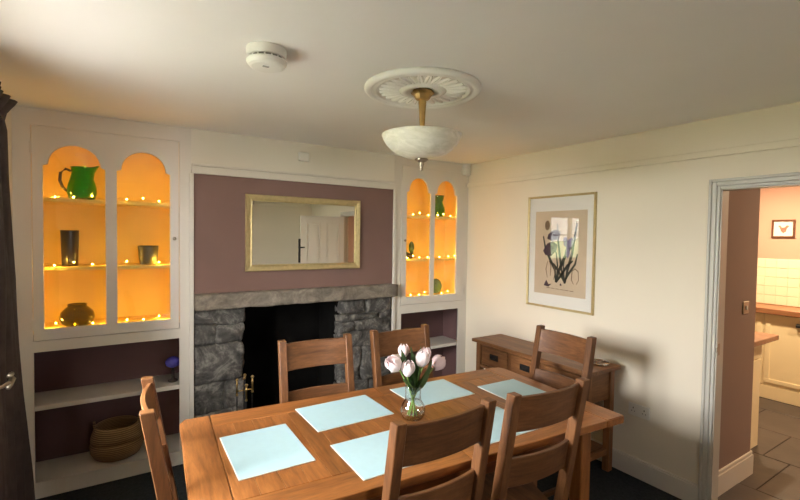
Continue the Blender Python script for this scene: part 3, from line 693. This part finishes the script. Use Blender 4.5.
prof = [(.0, 0), (.04, .001), (.085, .009), (.125, .026), (.155, .047), (.176, .069), (.187, .085), (.192, .092), (.1965, .104), (.2, .116)]
bm = B(); lathe(bm, [(r, ZB+h) for r, h in prof]+[(.194, ZB+.117)]+[(max(r-.007, 0), ZB+h+.006) for r, h in prof[::-1][1:]], RX, RY, 56); obj('bowl_shade', bm, 'alabaster', t_, smooth=True)
bm = B(); lathe(bm, [(0, ZB+.004), (.030, ZB+.002), (.034, ZB-.004), (.024, ZB-.012), (.012, ZB-.018), (.014, ZB-.026), (.010, ZB-.034), (.008, ZB-.05), (.010, ZB-.055), (0, ZB-.06)], RX, RY, 20); obj('finial', bm, 'pewter', t_, smooth=True)

# ------------------------------------------------------------------ framed tulip print on the right wall
PY0, PY1, PZ0, PZ1 = -1.437, -.797, 1.064, 1.990
t_ = thing('framed_print', 'large gilt framed botanical tulip print on the cream wall', 'picture', (0, (PY0+PY1)/2, PZ0))
bm = B(); prof = [(0, -.001), (0, -.02), (.003, -.023), (.012, -.02), (.017, -.016), (.017, -.004), (.017, -.001), (0, -.001)]
loops = [[bm.verts.new(p) for p in ((x, PY0+i, PZ0+i), (x, PY1-i, PZ0+i), (x, PY1-i, PZ1-i), (x, PY0+i, PZ1-i))] for i, x in prof]
for a, b_ in zip(loops, loops[1:]):
    for k in range(4): bm.faces.new((a[k], a[(k+1) % 4], b_[(k+1) % 4], b_[k]))
bmesh.ops.recalc_face_normals(bm, faces=bm.faces); obj('frame', bm, 'gilt', t_)
obj('mount', box(B(), -.008, -.003, PY0+.016, PY1-.016, PZ0+.016, PZ1-.016), 'paper_white', t_)
pp = obj('print_sheet', box(B(), -.0088, -.008, -1.366, -.875, 1.178, 1.862), 'paper_aged', t_)
obj('picture_glass', box(B(), -.0135, -.012, PY0+.016, PY1-.016, PZ0+.016, PZ1-.016), 'picture_glass', t_)
# the printed plant: u to the right as seen (towards -y), v up, both 0..1 over the sheet
def pr(u, v): return (-.875-u*.491, 1.178+v*.684)
def shape(bm, pts, lvl=0): poly_prism(bm, [pr(*p) for p in pts], 'x', -.00915-lvl*.0002, -.0087)
def blade(bm, pts, wd, lvl=0):
    L, R_ = [], []
    for i, p in enumerate(pts):
        a = Vector(pts[min(i+1, len(pts)-1)])-Vector(pts[max(i-1, 0)]); a.normalize(); n = Vector((-a.y, a.x))
        s = i/(len(pts)-1); ww = wd*(.35+.65*math.sin(PI*min(.92, .1+s*.9)))*.5
        L.append((p[0]+n.x*ww*1.39, p[1]+n.y*ww)); R_.append((p[0]-n.x*ww*1.39, p[1]-n.y*ww))
    for i in range(len(pts)-1): shape(bm, [L[i], L[i+1], R_[i+1], R_[i]], lvl)
bm = B()
for q, wd in (([(.44, .15), (.42, .3), (.32, .42), (.22, .55), (.17, .7)], .035), ([(.45, .15), (.5, .3), (.6, .45), (.72, .58), (.8, .68)], .04), ([(.62, .15), (.55, .3), (.5, .5), (.46, .7), (.45, .85)], .03), ([(.62, .15), (.66, .3), (.74, .5), (.78, .7), (.82, .85)], .035), ([(.45, .15), (.47, .35), (.44, .5), (.37, .58)], .02), ([(.62, .15), (.58, .35), (.62, .52), (.66, .62)], .02), ([(.45, .15), (.56, .26), (.66, .36), (.76, .42)], .035), ([(.62, .15), (.5, .28), (.4, .36), (.3, .40)], .032), ([(.6, .15), (.66, .24), (.8, .38), (.84, .5)], .03)):
    blade(bm, q, wd)
obj('leaf_drawing', bm, 'ink_green', pp)
bm = B()
shape(bm, [(.17, .52), (.22, .47), (.34, .46), (.44, .53), (.46, .60), (.36, .64), (.25, .61)], 1); shape(bm, [(.25, .67), (.34, .64), (.48, .67), (.52, .74), (.44, .78), (.34, .76), (.27, .72)], 2)
shape(bm, [(.2, .1), (.3, .09), (.36, .13), (.3, .12), (.25, .17), (.22, .13)], 1); shape(bm, [(.52, .12), (.56, .115), (.55, .14), (.53, .145)], 1)
obj('flower_drawing', bm, 'ink_purple', pp)
bm = B(); shape(bm, [(.58, .6), (.64, .56), (.74, .58), (.78, .66), (.72, .69), (.66, .65), (.62, .7), (.57, .67)], 1); shape(bm, [(.62, .48), (.66, .44), (.7, .5), (.68, .57), (.63, .56)], 1); obj('iris_drawing', bm, 'ink_mauve', pp)
bm = B()
for c, rx, ry in (((.25, .83), .05, .06),): shape(bm, [(c[0]+rx*math.cos(a*.3927), c[1]+ry*math.sin(a*.3927)) for a in range(16)], 1)
for q in ([(.78, .15), (.74, .2), (.75, .3), (.8, .33), (.86, .3), (.87, .2), (.83, .15)], [(.27, .2), (.24, .3), (.27, .4)], [(.33, .22), (.34, .34), (.3, .42)], [(.4, .18), (.42, .26), (.4, .36)]): blade(bm, q, .012, 1)
for i in range(6): shape(bm, [(.26+.09*i, .075-.002*i), (.33+.09*i, .073-.002*i), (.33+.09*i, .080-.002*i), (.26+.09*i, .082-.002*i)], 1)
obj('bulb_and_caption_drawing', bm, 'ink_brown', pp)

# ------------------------------------------------------------------ curtain by the window
def lerp_tab(tab, z):
    for (z0, a), (z1, b_) in zip(tab, tab[1:]):
        if z0 <= z <= z1: return a+(b_-a)*(z-z0)/(z1-z0)
    return tab[-1][1] if z > tab[-1][0] else tab[0][1]
edge = [(.0, -.24), (.14, -.29), (.50, -.42), (.80, -.53), (.92, -.55), (1.42, -.62), (1.88, -.80), (2.08, -.84), (2.115, -.90), (2.15, -.86), (2.24, -.66), (2.26, -.64)]
bm = B(); NZ, NU = 64, 70; g = []
for i in range(NZ+1):
    z = .012+(2.25-.012)*i/NZ; e = lerp_tab(edge, z); l = -1.16; row = []
    for k in range(NU+1):
        s = k/NU; amp = .026*(1.1-.35*z/2.2); y = e+(l-e)*s
        x = -3.455+amp*math.sin(s*2*PI*6.5+.4*math.sin(z*2))+.010*math.sin(s*31+z*3)+(.012 if s < .04 else 0)
        if z > 2.115: x += .01*(z-2.115)/.13
        row.append(bm.verts.new((x, y, z)))
    g.append(row)
for i in range(NZ):
    for k in range(NU): bm.faces.new((g[i][k], g[i][k+1], g[i+1][k+1], g[i+1][k]))
ct = thing('curtain', 'long dark grey-brown curtain hanging beside the window', 'curtain', (-3.455, -.7, 0))
o = obj('cloth', bm, 'curtain_cloth', ct, smooth=True); md = o.modifiers.new('thickness', 'SOLIDIFY'); md.thickness = .006; md.offset = 0
bm = B(); tube(bm, [(-3.425, -1.14, 2.118), (-3.42, -1.0, 2.116), (-3.425, -.90, 2.116)], .006, 6); obj('heading_cord', bm, 'curtain_cloth', ct)
t_ = thing('curtain_pole', 'dark curtain pole over the window', 'curtain pole', (-3.455, -1.6, 2.265))
obj('rod', tube(B(), [(-3.455, -1.05, 2.275), (-3.455, -2.55, 2.275)], .013, 12), 'black_iron', t_, smooth=True)
for y in (-1.22, -2.2): obj('bracket', tube(B(), [(XL, y, 2.275), (-3.455, y, 2.275)], .009, 8), 'black_iron', t_)
for y in (-2.56,): obj('end_ball', sphere(B(), (-3.455, y, 2.275), .024, 2), 'black_iron', t_, smooth=True)
t_ = thing('curtain_holdback', 'pewter curtain holdback on the dark curtain', 'holdback', (-3.47, -1.10, 1.03))
obj('arm', tube(B(), [(XL, -1.19, 1.03), (-3.42, -1.18, 1.03), (-3.395, -1.15, 1.03), (-3.385, -1.10, 1.03)], .007, 8), 'pewter', t_, smooth=True)
bm = B(); tube(bm, [(-3.385, -1.115, 1.012), (-3.383, -1.085, 1.02), (-3.38, -1.062, 1.034), (-3.383, -1.068, 1.055), (-3.387, -1.09, 1.052)], [.008, .011, .012, .011, .008], 8); obj('scroll', bm, 'pewter', t_, smooth=True)

# ------------------------------------------------------------------ sideboard
SY0, SY1, SX0, SX1, SZ = -1.690, -.535, -.405, -.048, .757
sb = thing('sideboard', 'oak console sideboard with drawers against the cream wall', 'sideboard', ((SX0+SX1)/2, (SY0+SY1)/2, 0))
obj('top', box(B(), SX0, SX1, SY0, SY1, SZ-.028, SZ, .006, 2), 'side_y', sb)
lx0, lx1, ly0, ly1 = SX0+.025, SX1-.02, SY0+.035, SY1-.035
for x in (lx0, lx1-.05):
    for y in (ly0, ly1-.05): obj('leg', box(B(), x, x+.05, y, y+.05, 0, SZ-.028, .003), 'side_z', sb)
obj('back_panel', box(B(), lx1-.03, lx1-.012, ly0+.05, ly1-.05, .52, SZ-.028), 'side_y', sb)
for y in (ly0+.012, ly1-.03): obj('side_panel', box(B(), lx0+.05, lx1-.05, y, y+.018, .52, SZ-.028), 'side_x', sb)
obj('top_rail', box(B(), lx0+.006, lx0+.03, ly0+.05, ly1-.05, SZ-.045, SZ-.028), 'side_y', sb)
obj('bottom_rail', box(B(), lx0+.004, lx0+.03, ly0+.05, ly1-.05, .52, .548, .002), 'side_y', sb)
ws = (ly1-ly0-.10)/3
for i in range(3):
    y0 = ly0+.05+ws*i
    if i: obj('divider', box(B(), lx0+.006, lx0+.03, y0-.012, y0+.012, .549, SZ-.046), 'side_z', sb)
    d = obj('drawer', box(B(), lx0+.002, lx0+.022, y0+.016, y0+ws-.016, .553, SZ-.049, .003), 'side_y', sb)
    cy = y0+ws/2; zc = .637
    obj('pull_plate', box(B(), lx0-.003, lx0+.0025, cy-.048, cy+.048, zc-.024, zc+.024, .002), 'black_iron', d)
    bm = B(); tube(bm, [(lx0-.004, cy-.035, zc+.006), (lx0-.014, cy-.03, zc-.008), (lx0-.014, cy+.03, zc-.008), (lx0-.004, cy+.035, zc+.006)], .0035, 6); obj('drop_handle', bm, 'black_iron', d)
obj('low_shelf', box(B(), lx0+.004, lx1-.004, ly0+.051, ly1-.051, .13, .155, .003), 'side_y', sb)
for y in (ly0+.012, ly1-.036): obj('stretcher', box(B(), lx0+.05, lx1-.05, y, y+.024, .12, .16, .002), 'side_x', sb)
t_ = thing('glass_dish', 'small glass dish on the right end of the sideboard', 'dish', (-.16, -1.60, SZ))
bm = B(); lathe(bm, [(0, SZ+.0005), (.04, SZ+.001), (.055, SZ+.012), (.062, SZ+.024), (.058, SZ+.024), (.05, SZ+.013), (0, SZ+.006)], -.16, -1.60, 28); obj('bowl', bm, 'clear_glass', t_, smooth=True)

# ------------------------------------------------------------------ dining table (local frame, long axis x)
TH, TL, TW = .76, 1.956, .925
tab = thing('dining_table', 'long rustic oak dining table laid with pale blue mats', 'table', (-1.831, -1.673, 0), math.radians(-4))
hl, hw, EB, LB, TT = TL/2, TW/2, .132, .140, .036
me_end = None
for s in (-1, 1):
    bm = B(); c = .035   # end board with clipped corners
    if s < 0: pts = [(-hl, -hw+c), (-hl+c*.6, -hw), (-hl+EB-.0015, -hw), (-hl+EB-.0015, hw), (-hl+c*.6, hw), (-hl, hw-c)]
    else: pts = [(hl-EB+.0015, -hw), (hl-.006, -hw), (hl, -hw+.006), (hl, hw-c*1.4), (hl-c*.5, hw-c*.35), (hl-c*2, hw), (hl-EB+.0015, hw)]
    poly_prism(bm, pts, 'z', TH-TT, TH)
    bmesh.ops.bevel(bm, geom=[e for e in bm.edges if all(abs(v.co.z-TH) < 1e-5 for v in e.verts)], offset=.004, segments=2, affect='EDGES')
    obj('end_board', bm, 'oak_y', tab, world=False)
for s in (-1, 1):
    y0, y1 = sorted((s*hw, s*(hw-LB)))
    for x0, x1 in ((-hl+EB, .03), (.03, hl-EB)):
        obj('side_board', box(B(), x0+.0008, x1-.0008, y0, y1, TH-TT, TH, .0025, 1), 'oak_x', tab, world=False)
NP = 20; pw = (TL-2*EB)/NP
for i in range(NP):
    x0 = -hl+EB+pw*i
    obj('plank', box(B(), x0+.0004, x0+pw-.0004, -hw+LB+.0008, hw-LB-.0008, TH-TT, TH-.0002, .0012, 1), 'oak_y', tab, world=False)
obj('apron', box(B(), -hl+.2505, hl-.2505, -hw+.075, -hw+.097, TH-.13, TH-TT-.0005, .002), 'oak_x', tab, world=False)
obj('apron', box(B(), -hl+.2505, hl-.2505, hw-.097, hw-.075, TH-.13, TH-TT-.0005, .002), 'oak_x', tab, world=False)
for s in (-1, 1): obj('apron', box(B(), s*(hl-.228), s*(hl-.205), -hw+.1205, hw-.1205, TH-.13, TH-TT-.0005, .002), 'oak_y', tab, world=False)
for sx_ in (-1, 1):
    for sy_ in (-1, 1):
        x, y = sx_*(hl-.215), sy_*(hw-.085)
        obj('leg', box(B(), x-.035, x+.035, y-.035, y+.035, 0, TH-TT-.0005, .005), 'oak_z', tab, world=False)

# placemats
def placemat(label, x0, x1, y0, y1, rot):
    cx, cy = (x0+x1)/2, (y0+y1)/2; hx, hy = (x1-x0)/2, (y1-y0)/2
    t_ = thing('placemat', label, 'placemat', (cx, cy, TH+.0003), math.radians(rot), 'pale blue placemats on the oak table')
    obj('base', box(B(), -hx, hx, -hy, hy, 0, .0030, .0008), 'mat_edge', t_, world=False)
    obj('cover', box(B(), -hx+.003, hx-.003, -hy+.003, hy-.003, .0030, .0038, .0003), 'mat_blue', t_, world=False)
placemat('pale blue placemat at the left end of the table', -2.655, -2.367, -1.822, -1.436, -1)
placemat('pale blue placemat nearest the fireplace side, left of the flowers', -2.268, -1.868, -1.598, -1.296, 0)
placemat('pale blue placemat behind the flower vase', -1.712, -1.330, -1.592, -1.300, -1)
placemat('pale blue placemat at the right end of the table', -1.246, -.956, -1.905, -1.518, -2)
placemat('pale blue placemat partly behind the nearest chair back', -2.276, -1.886, -2.052, -1.745, -1)
placemat('pale blue placemat behind the second near chair back', -1.742, -1.362, -2.082, -1.790, -1)

# ------------------------------------------------------------------ chairs (local: origin on floor below the seat, facing +y)
HZ = 1.05; CW = .43
def post_y(z): return -.195-.17*max(0, z-.46)
def make_chair():
    t_ = thing('dining_chair', '', 'chair', group='oak ladder-back dining chairs round the table')
    for s in (-1, 1):
        bm = B(); a, b_ = sorted((s*CW/2, s*(CW/2-.040)))
        prof = [(0, -.215, .040), (.2, -.200, .042), (.46, -.195, .046), (.75, post_y(.75), .046), (HZ, post_y(HZ), .044)]
        rows = [[bm.verts.new(p) for p in ((a, y-d/2, z), (b_, y-d/2, z), (b_, y+d/2, z), (a, y+d/2, z))] for z, y, d in prof]
        for p, q in zip(rows, rows[1:]):
            for k in range(4): bm.faces.new((p[k], p[(k+1) % 4], q[(k+1) % 4], q[k]))
        bm.faces.new(rows[0][::-1]); bm.faces.new(rows[-1]); bmesh.ops.recalc_face_normals(bm, faces=bm.faces)
        bmesh.ops.bevel(bm, geom=[e for e in bm.edges], offset=.003, segments=1, affect='EDGES')
        obj('back_post', bm, 'chair_z', t_, world=False)
        x = s*(CW/2-.022); obj('front_leg', box(B(), x-.02, x+.02, .165, .205, 0, .425, .003), 'chair_z', t_, world=False)
        obj('side_rail', box(B(), x-.011, x+.011, -.174, .165, .365, .425, .002), 'chair_y', t_, world=False)
        obj('side_stretcher', box(B(), x-.010, x+.010, -.178, .165, .18, .21, .002), 'chair_y', t_, world=False)
    for y in (-.20, .175): obj('seat_rail', box(B(), -CW/2+.042, CW/2-.042, y-.011, y+.011, .365, .425, .002), 'chair_x', t_, world=False)
    def slat(z0, z1, name):
        bm = B(); n = 14; g = []
        xw = CW/2-.034
        for i in range(n+1):
            u = -1+2*i/n; x = u*xw; sag = .008-.024*(1-u*u)
            g.append([bm.verts.new((x, post_y(z)+sag+dy, z)) for z, dy in ((z0, -.009), (z1, -.009), (z1, .009), (z0, .009))])
        for p, q in zip(g, g[1:]):
            for k in range(4): bm.faces.new((p[k], p[(k+1) % 4], q[(k+1) % 4], q[k]))
        bm.faces.new(g[0]); bm.faces.new(g[-1][::-1]); bmesh.ops.recalc_face_normals(bm, faces=bm.faces)
        bmesh.ops.bevel(bm, geom=[e for e in bm.edges if abs((e.verts[0].co-e.verts[1].co).x) > .01], offset=.003, segments=1, affect='EDGES')
        obj(name, bm, 'chair_x', t_, world=False)
    slat(.885, 1.032, 'top_slat'); slat(.645, .772, 'lower_slat')
    bm = B(); poly_prism(bm, [(-.172, -.175), (.172, -.175), (.225, .0), (.228, .215), (-.228, .215), (-.225, .0)], 'z', .426, .458)
    bmesh.ops.bevel(bm, geom=[e for e in bm.edges], offset=.006, segments=2, affect='EDGES'); obj('seat', bm, 'chair_y', t_, world=False)
    return t_
chair0 = make_chair()
def place(first, label, back, ang):
    """back = floor point under the middle of the post tops; ang = turn about z"""
    if first: r = chair0
    else:
        r = chair0.copy(); C.objects.link(r)
        for ch in chair0.children:
            c = ch.copy(); C.objects.link(c); c.parent = r
    off = Matrix.Rotation(ang, 3, 'Z') @ Vector((0, post_y(HZ), 0))
    r.location = (back[0]-off.x, back[1]-off.y, 0); r.rotation_euler = (0, 0, ang); r['label'] = label
D2 = math.radians
chairs = [('oak ladder-back chair nearest the camera with its back to us', (-2.076, -2.263), D2(0)),
          ('oak ladder-back chair with its back to us, second from the left', (-1.563, -2.282), D2(-3)),
          ('oak ladder-back chair at the left end of the table', (-2.928, -1.567), D2(-93)),
          ('oak ladder-back chair at the right end before the sideboard', (-.615, -1.64), D2(88)),
          ('oak ladder-back chair in front of the black fireplace opening', (-2.052, -1.032), D2(176)),
          ('oak ladder-back chair behind the tulips, before the right stone pier', (-1.478, -1.040), D2(180))]
for i, (lab, bk, an) in enumerate(chairs): place(i == 0, lab, bk, an)

# ------------------------------------------------------------------ vase and tulips
VX, VY = -1.820, -1.69
t_ = thing('bud_vase', 'clear round-bellied glass vase on the table', 'vase', (VX, VY, TH))
outer = [(.032, .0008), (.048, .006), (.059, .026), (.0615, .048), (.056, .068), (.045, .085), (.0395, .096), (.038, .12), (.039, .15), (.042, .168)]
inner = [(r-.0028, h+(.004 if i == 0 else 0)) for i, (r, h) in enumerate(outer)]
bm = B(); lathe(bm, [(0, TH+.0008)]+[(r, TH+h) for r, h in outer]+[(r, TH+h) for r, h in inner[::-1]]+[(0, TH+.006)], VX, VY, 40); obj('body', bm, 'vase_glass', t_, smooth=True)
wat = [(r-.0004, h) for r, h in inner if h < .09]; bm = B(); lathe(bm, [(0, TH+.007)]+[(r, TH+h+.001) for r, h in wat]+[(0, TH+wat[-1][1]+.001)], VX, VY, 32); obj('water', bm, 'water', t_, smooth=True)
def leaf_mesh(bm, pts, wd):
    pts = [Vector(p) for p in pts]; rows = []
    for i, p in enumerate(pts):
        d = (pts[min(i+1, len(pts)-1)]-pts[max(i-1, 0)]).normalized(); side = d.cross(Vector((.5, -.84, 0))).normalized(); nrm = side.cross(d)
        s = i/(len(pts)-1); ww = wd*max(.04, math.sin(PI*(.08+.9*s))**.8)
        rows.append([bm.verts.new(p-side*ww+nrm*ww*.35), bm.verts.new(p), bm.verts.new(p+side*ww+nrm*ww*.35)])
    for a, b_ in zip(rows, rows[1:]):
        for k in range(2): bm.faces.new((a[k], a[k+1], b_[k+1], b_[k]))
    return bm
def bez(p0, p1, p2, n=8):
    return [tuple((1-t)**2*a+2*t*(1-t)*b_+t*t*c for a, b_, c in zip(p0, p1, p2)) for t in [i/n for i in range(n+1)]]
def tulip(label, head, tilt, sz, base_ang, leaf=None, mat='petal', openness=1.0):
    bx, by = VX+.026*math.cos(base_ang), VY+.026*math.sin(base_ang)
    t_ = thing('tulip', label, 'flower', (bx, by, TH+.02), group='tulips in the vase')
    H = Vector(head); ax = Vector(tilt).normalized(); b0 = H-ax*sz*.85
    nx_, ny_ = VX-.018*math.cos(base_ang)+(head[0]-VX)*.1, VY-.018*math.sin(base_ang)+(head[1]-VY)*.1
    p_neck = (nx_, ny_, TH+.16)
    pts = [(bx, by, TH+.02), tuple((a+b_)/2 for a, b_ in zip((bx, by, TH+.02), p_neck))]+bez(p_neck, (b0.x-ax.x*.05, b0.y-ax.y*.05, b0.z-.05), tuple(b0), 7)
    obj('stem', tube(B(), pts, .0035, 6), 'stem_green', t_, smooth=True)
    q = Vector((0, 0, 1)).rotation_difference(ax).to_matrix()
    for k in range(6):
        bm = B(); inner_ = k % 2; a0 = k*PI/3; g = []
        for i in range(7):
            s = i/6; r = sz*(.16+.62*math.sin(PI*min(.97, .12+s*.72)))*(1-.10*inner_)*openness; hgt = -sz*.85+s*sz*1.85*(1-.04*inner_)
            r *= 1-.25*max(0, s-.8)*3; wdt = (.62*math.sin(PI*min(1, .18+.80*s))**.7 if s < 1 else .06)
            row = []
            for j in range(5):
                a = a0+(j-2)/2*wdt*1.05; rr = r*(1+.03*abs(j-2))
                row.append(bm.verts.new(H+q@Vector((rr*math.cos(a), rr*math.sin(a), hgt))))
            g.append(row)
        for a, b_ in zip(g, g[1:]):
            for j in range(4): bm.faces.new((a[j], a[j+1], b_[j+1], b_[j]))
        o = obj('petal', bm, mat, t_, smooth=True); md = o.modifiers.new('thickness', 'SOLIDIFY'); md.thickness = .0012
    for lf, wd in (leaf or []):
        bm = leaf_mesh(B(), bez((VX+.4*(bx-VX), VY+.4*(by-VY), TH+.12), lf[0], lf[1], 9), wd); o = obj('leaf', bm, 'leaf_green', t_, smooth=True); md = o.modifiers.new('thickness', 'SOLIDIFY'); md.thickness = .001
tulip('pale tulip at far left of the bunch, leaning left', (-1.958, -1.73, 1.058), (-.75, -.2, .62), .043, 0.3, [(((-1.87, -1.72, .97), (-1.912, -1.735, 1.035)), .018)], openness=1.12)
tulip('pale tulip at the top left back of the bunch', (-1.846, -1.64, 1.082), (.1, .1, 1), .034, 5.0, [(((-1.88, -1.70, 1.0), (-1.893, -1.69, 1.105)), .030)], 'petal_pink')
tulip('pale tulip low in the middle of the bunch', (-1.899, -1.76, 1.034), (-.1, -.25, 1), .040, 1.4, [(((-1.86, -1.74, .95), (-1.922, -1.755, .985)), .018), (((-1.83, -1.73, .95), (-1.868, -1.75, 1.0)), .016)])
tulip('large pale tulip right of centre in the bunch', (-1.790, -1.72, 1.054), (.2, -.1, 1), .043, 3.4, [(((-1.83, -1.70, 1.0), (-1.838, -1.69, 1.112)), .024), (((-1.79, -1.74, .94), (-1.757, -1.735, 1.035)), .030)])
tulip('pale tulip at the top right back of the bunch', (-1.720, -1.65, 1.052), (.25, .1, 1), .034, 4.2, [(((-1.77, -1.67, 1.0), (-1.748, -1.645, 1.092)), .022), (((-1.80, -1.67, .96), (-1.79, -1.66, 1.06)), .030)], 'petal_pink')
tulip('pinkish tulip leaning far right in the bunch', (-1.672, -1.69, 1.010), (.85, -.05, .6), .042, 2.6, [(((-1.78, -1.71, .94), (-1.718, -1.70, 1.035)), .030), (((-1.75, -1.68, .95), (-1.695, -1.66, 1.0)), .022)], 'petal_pink', 1.1)
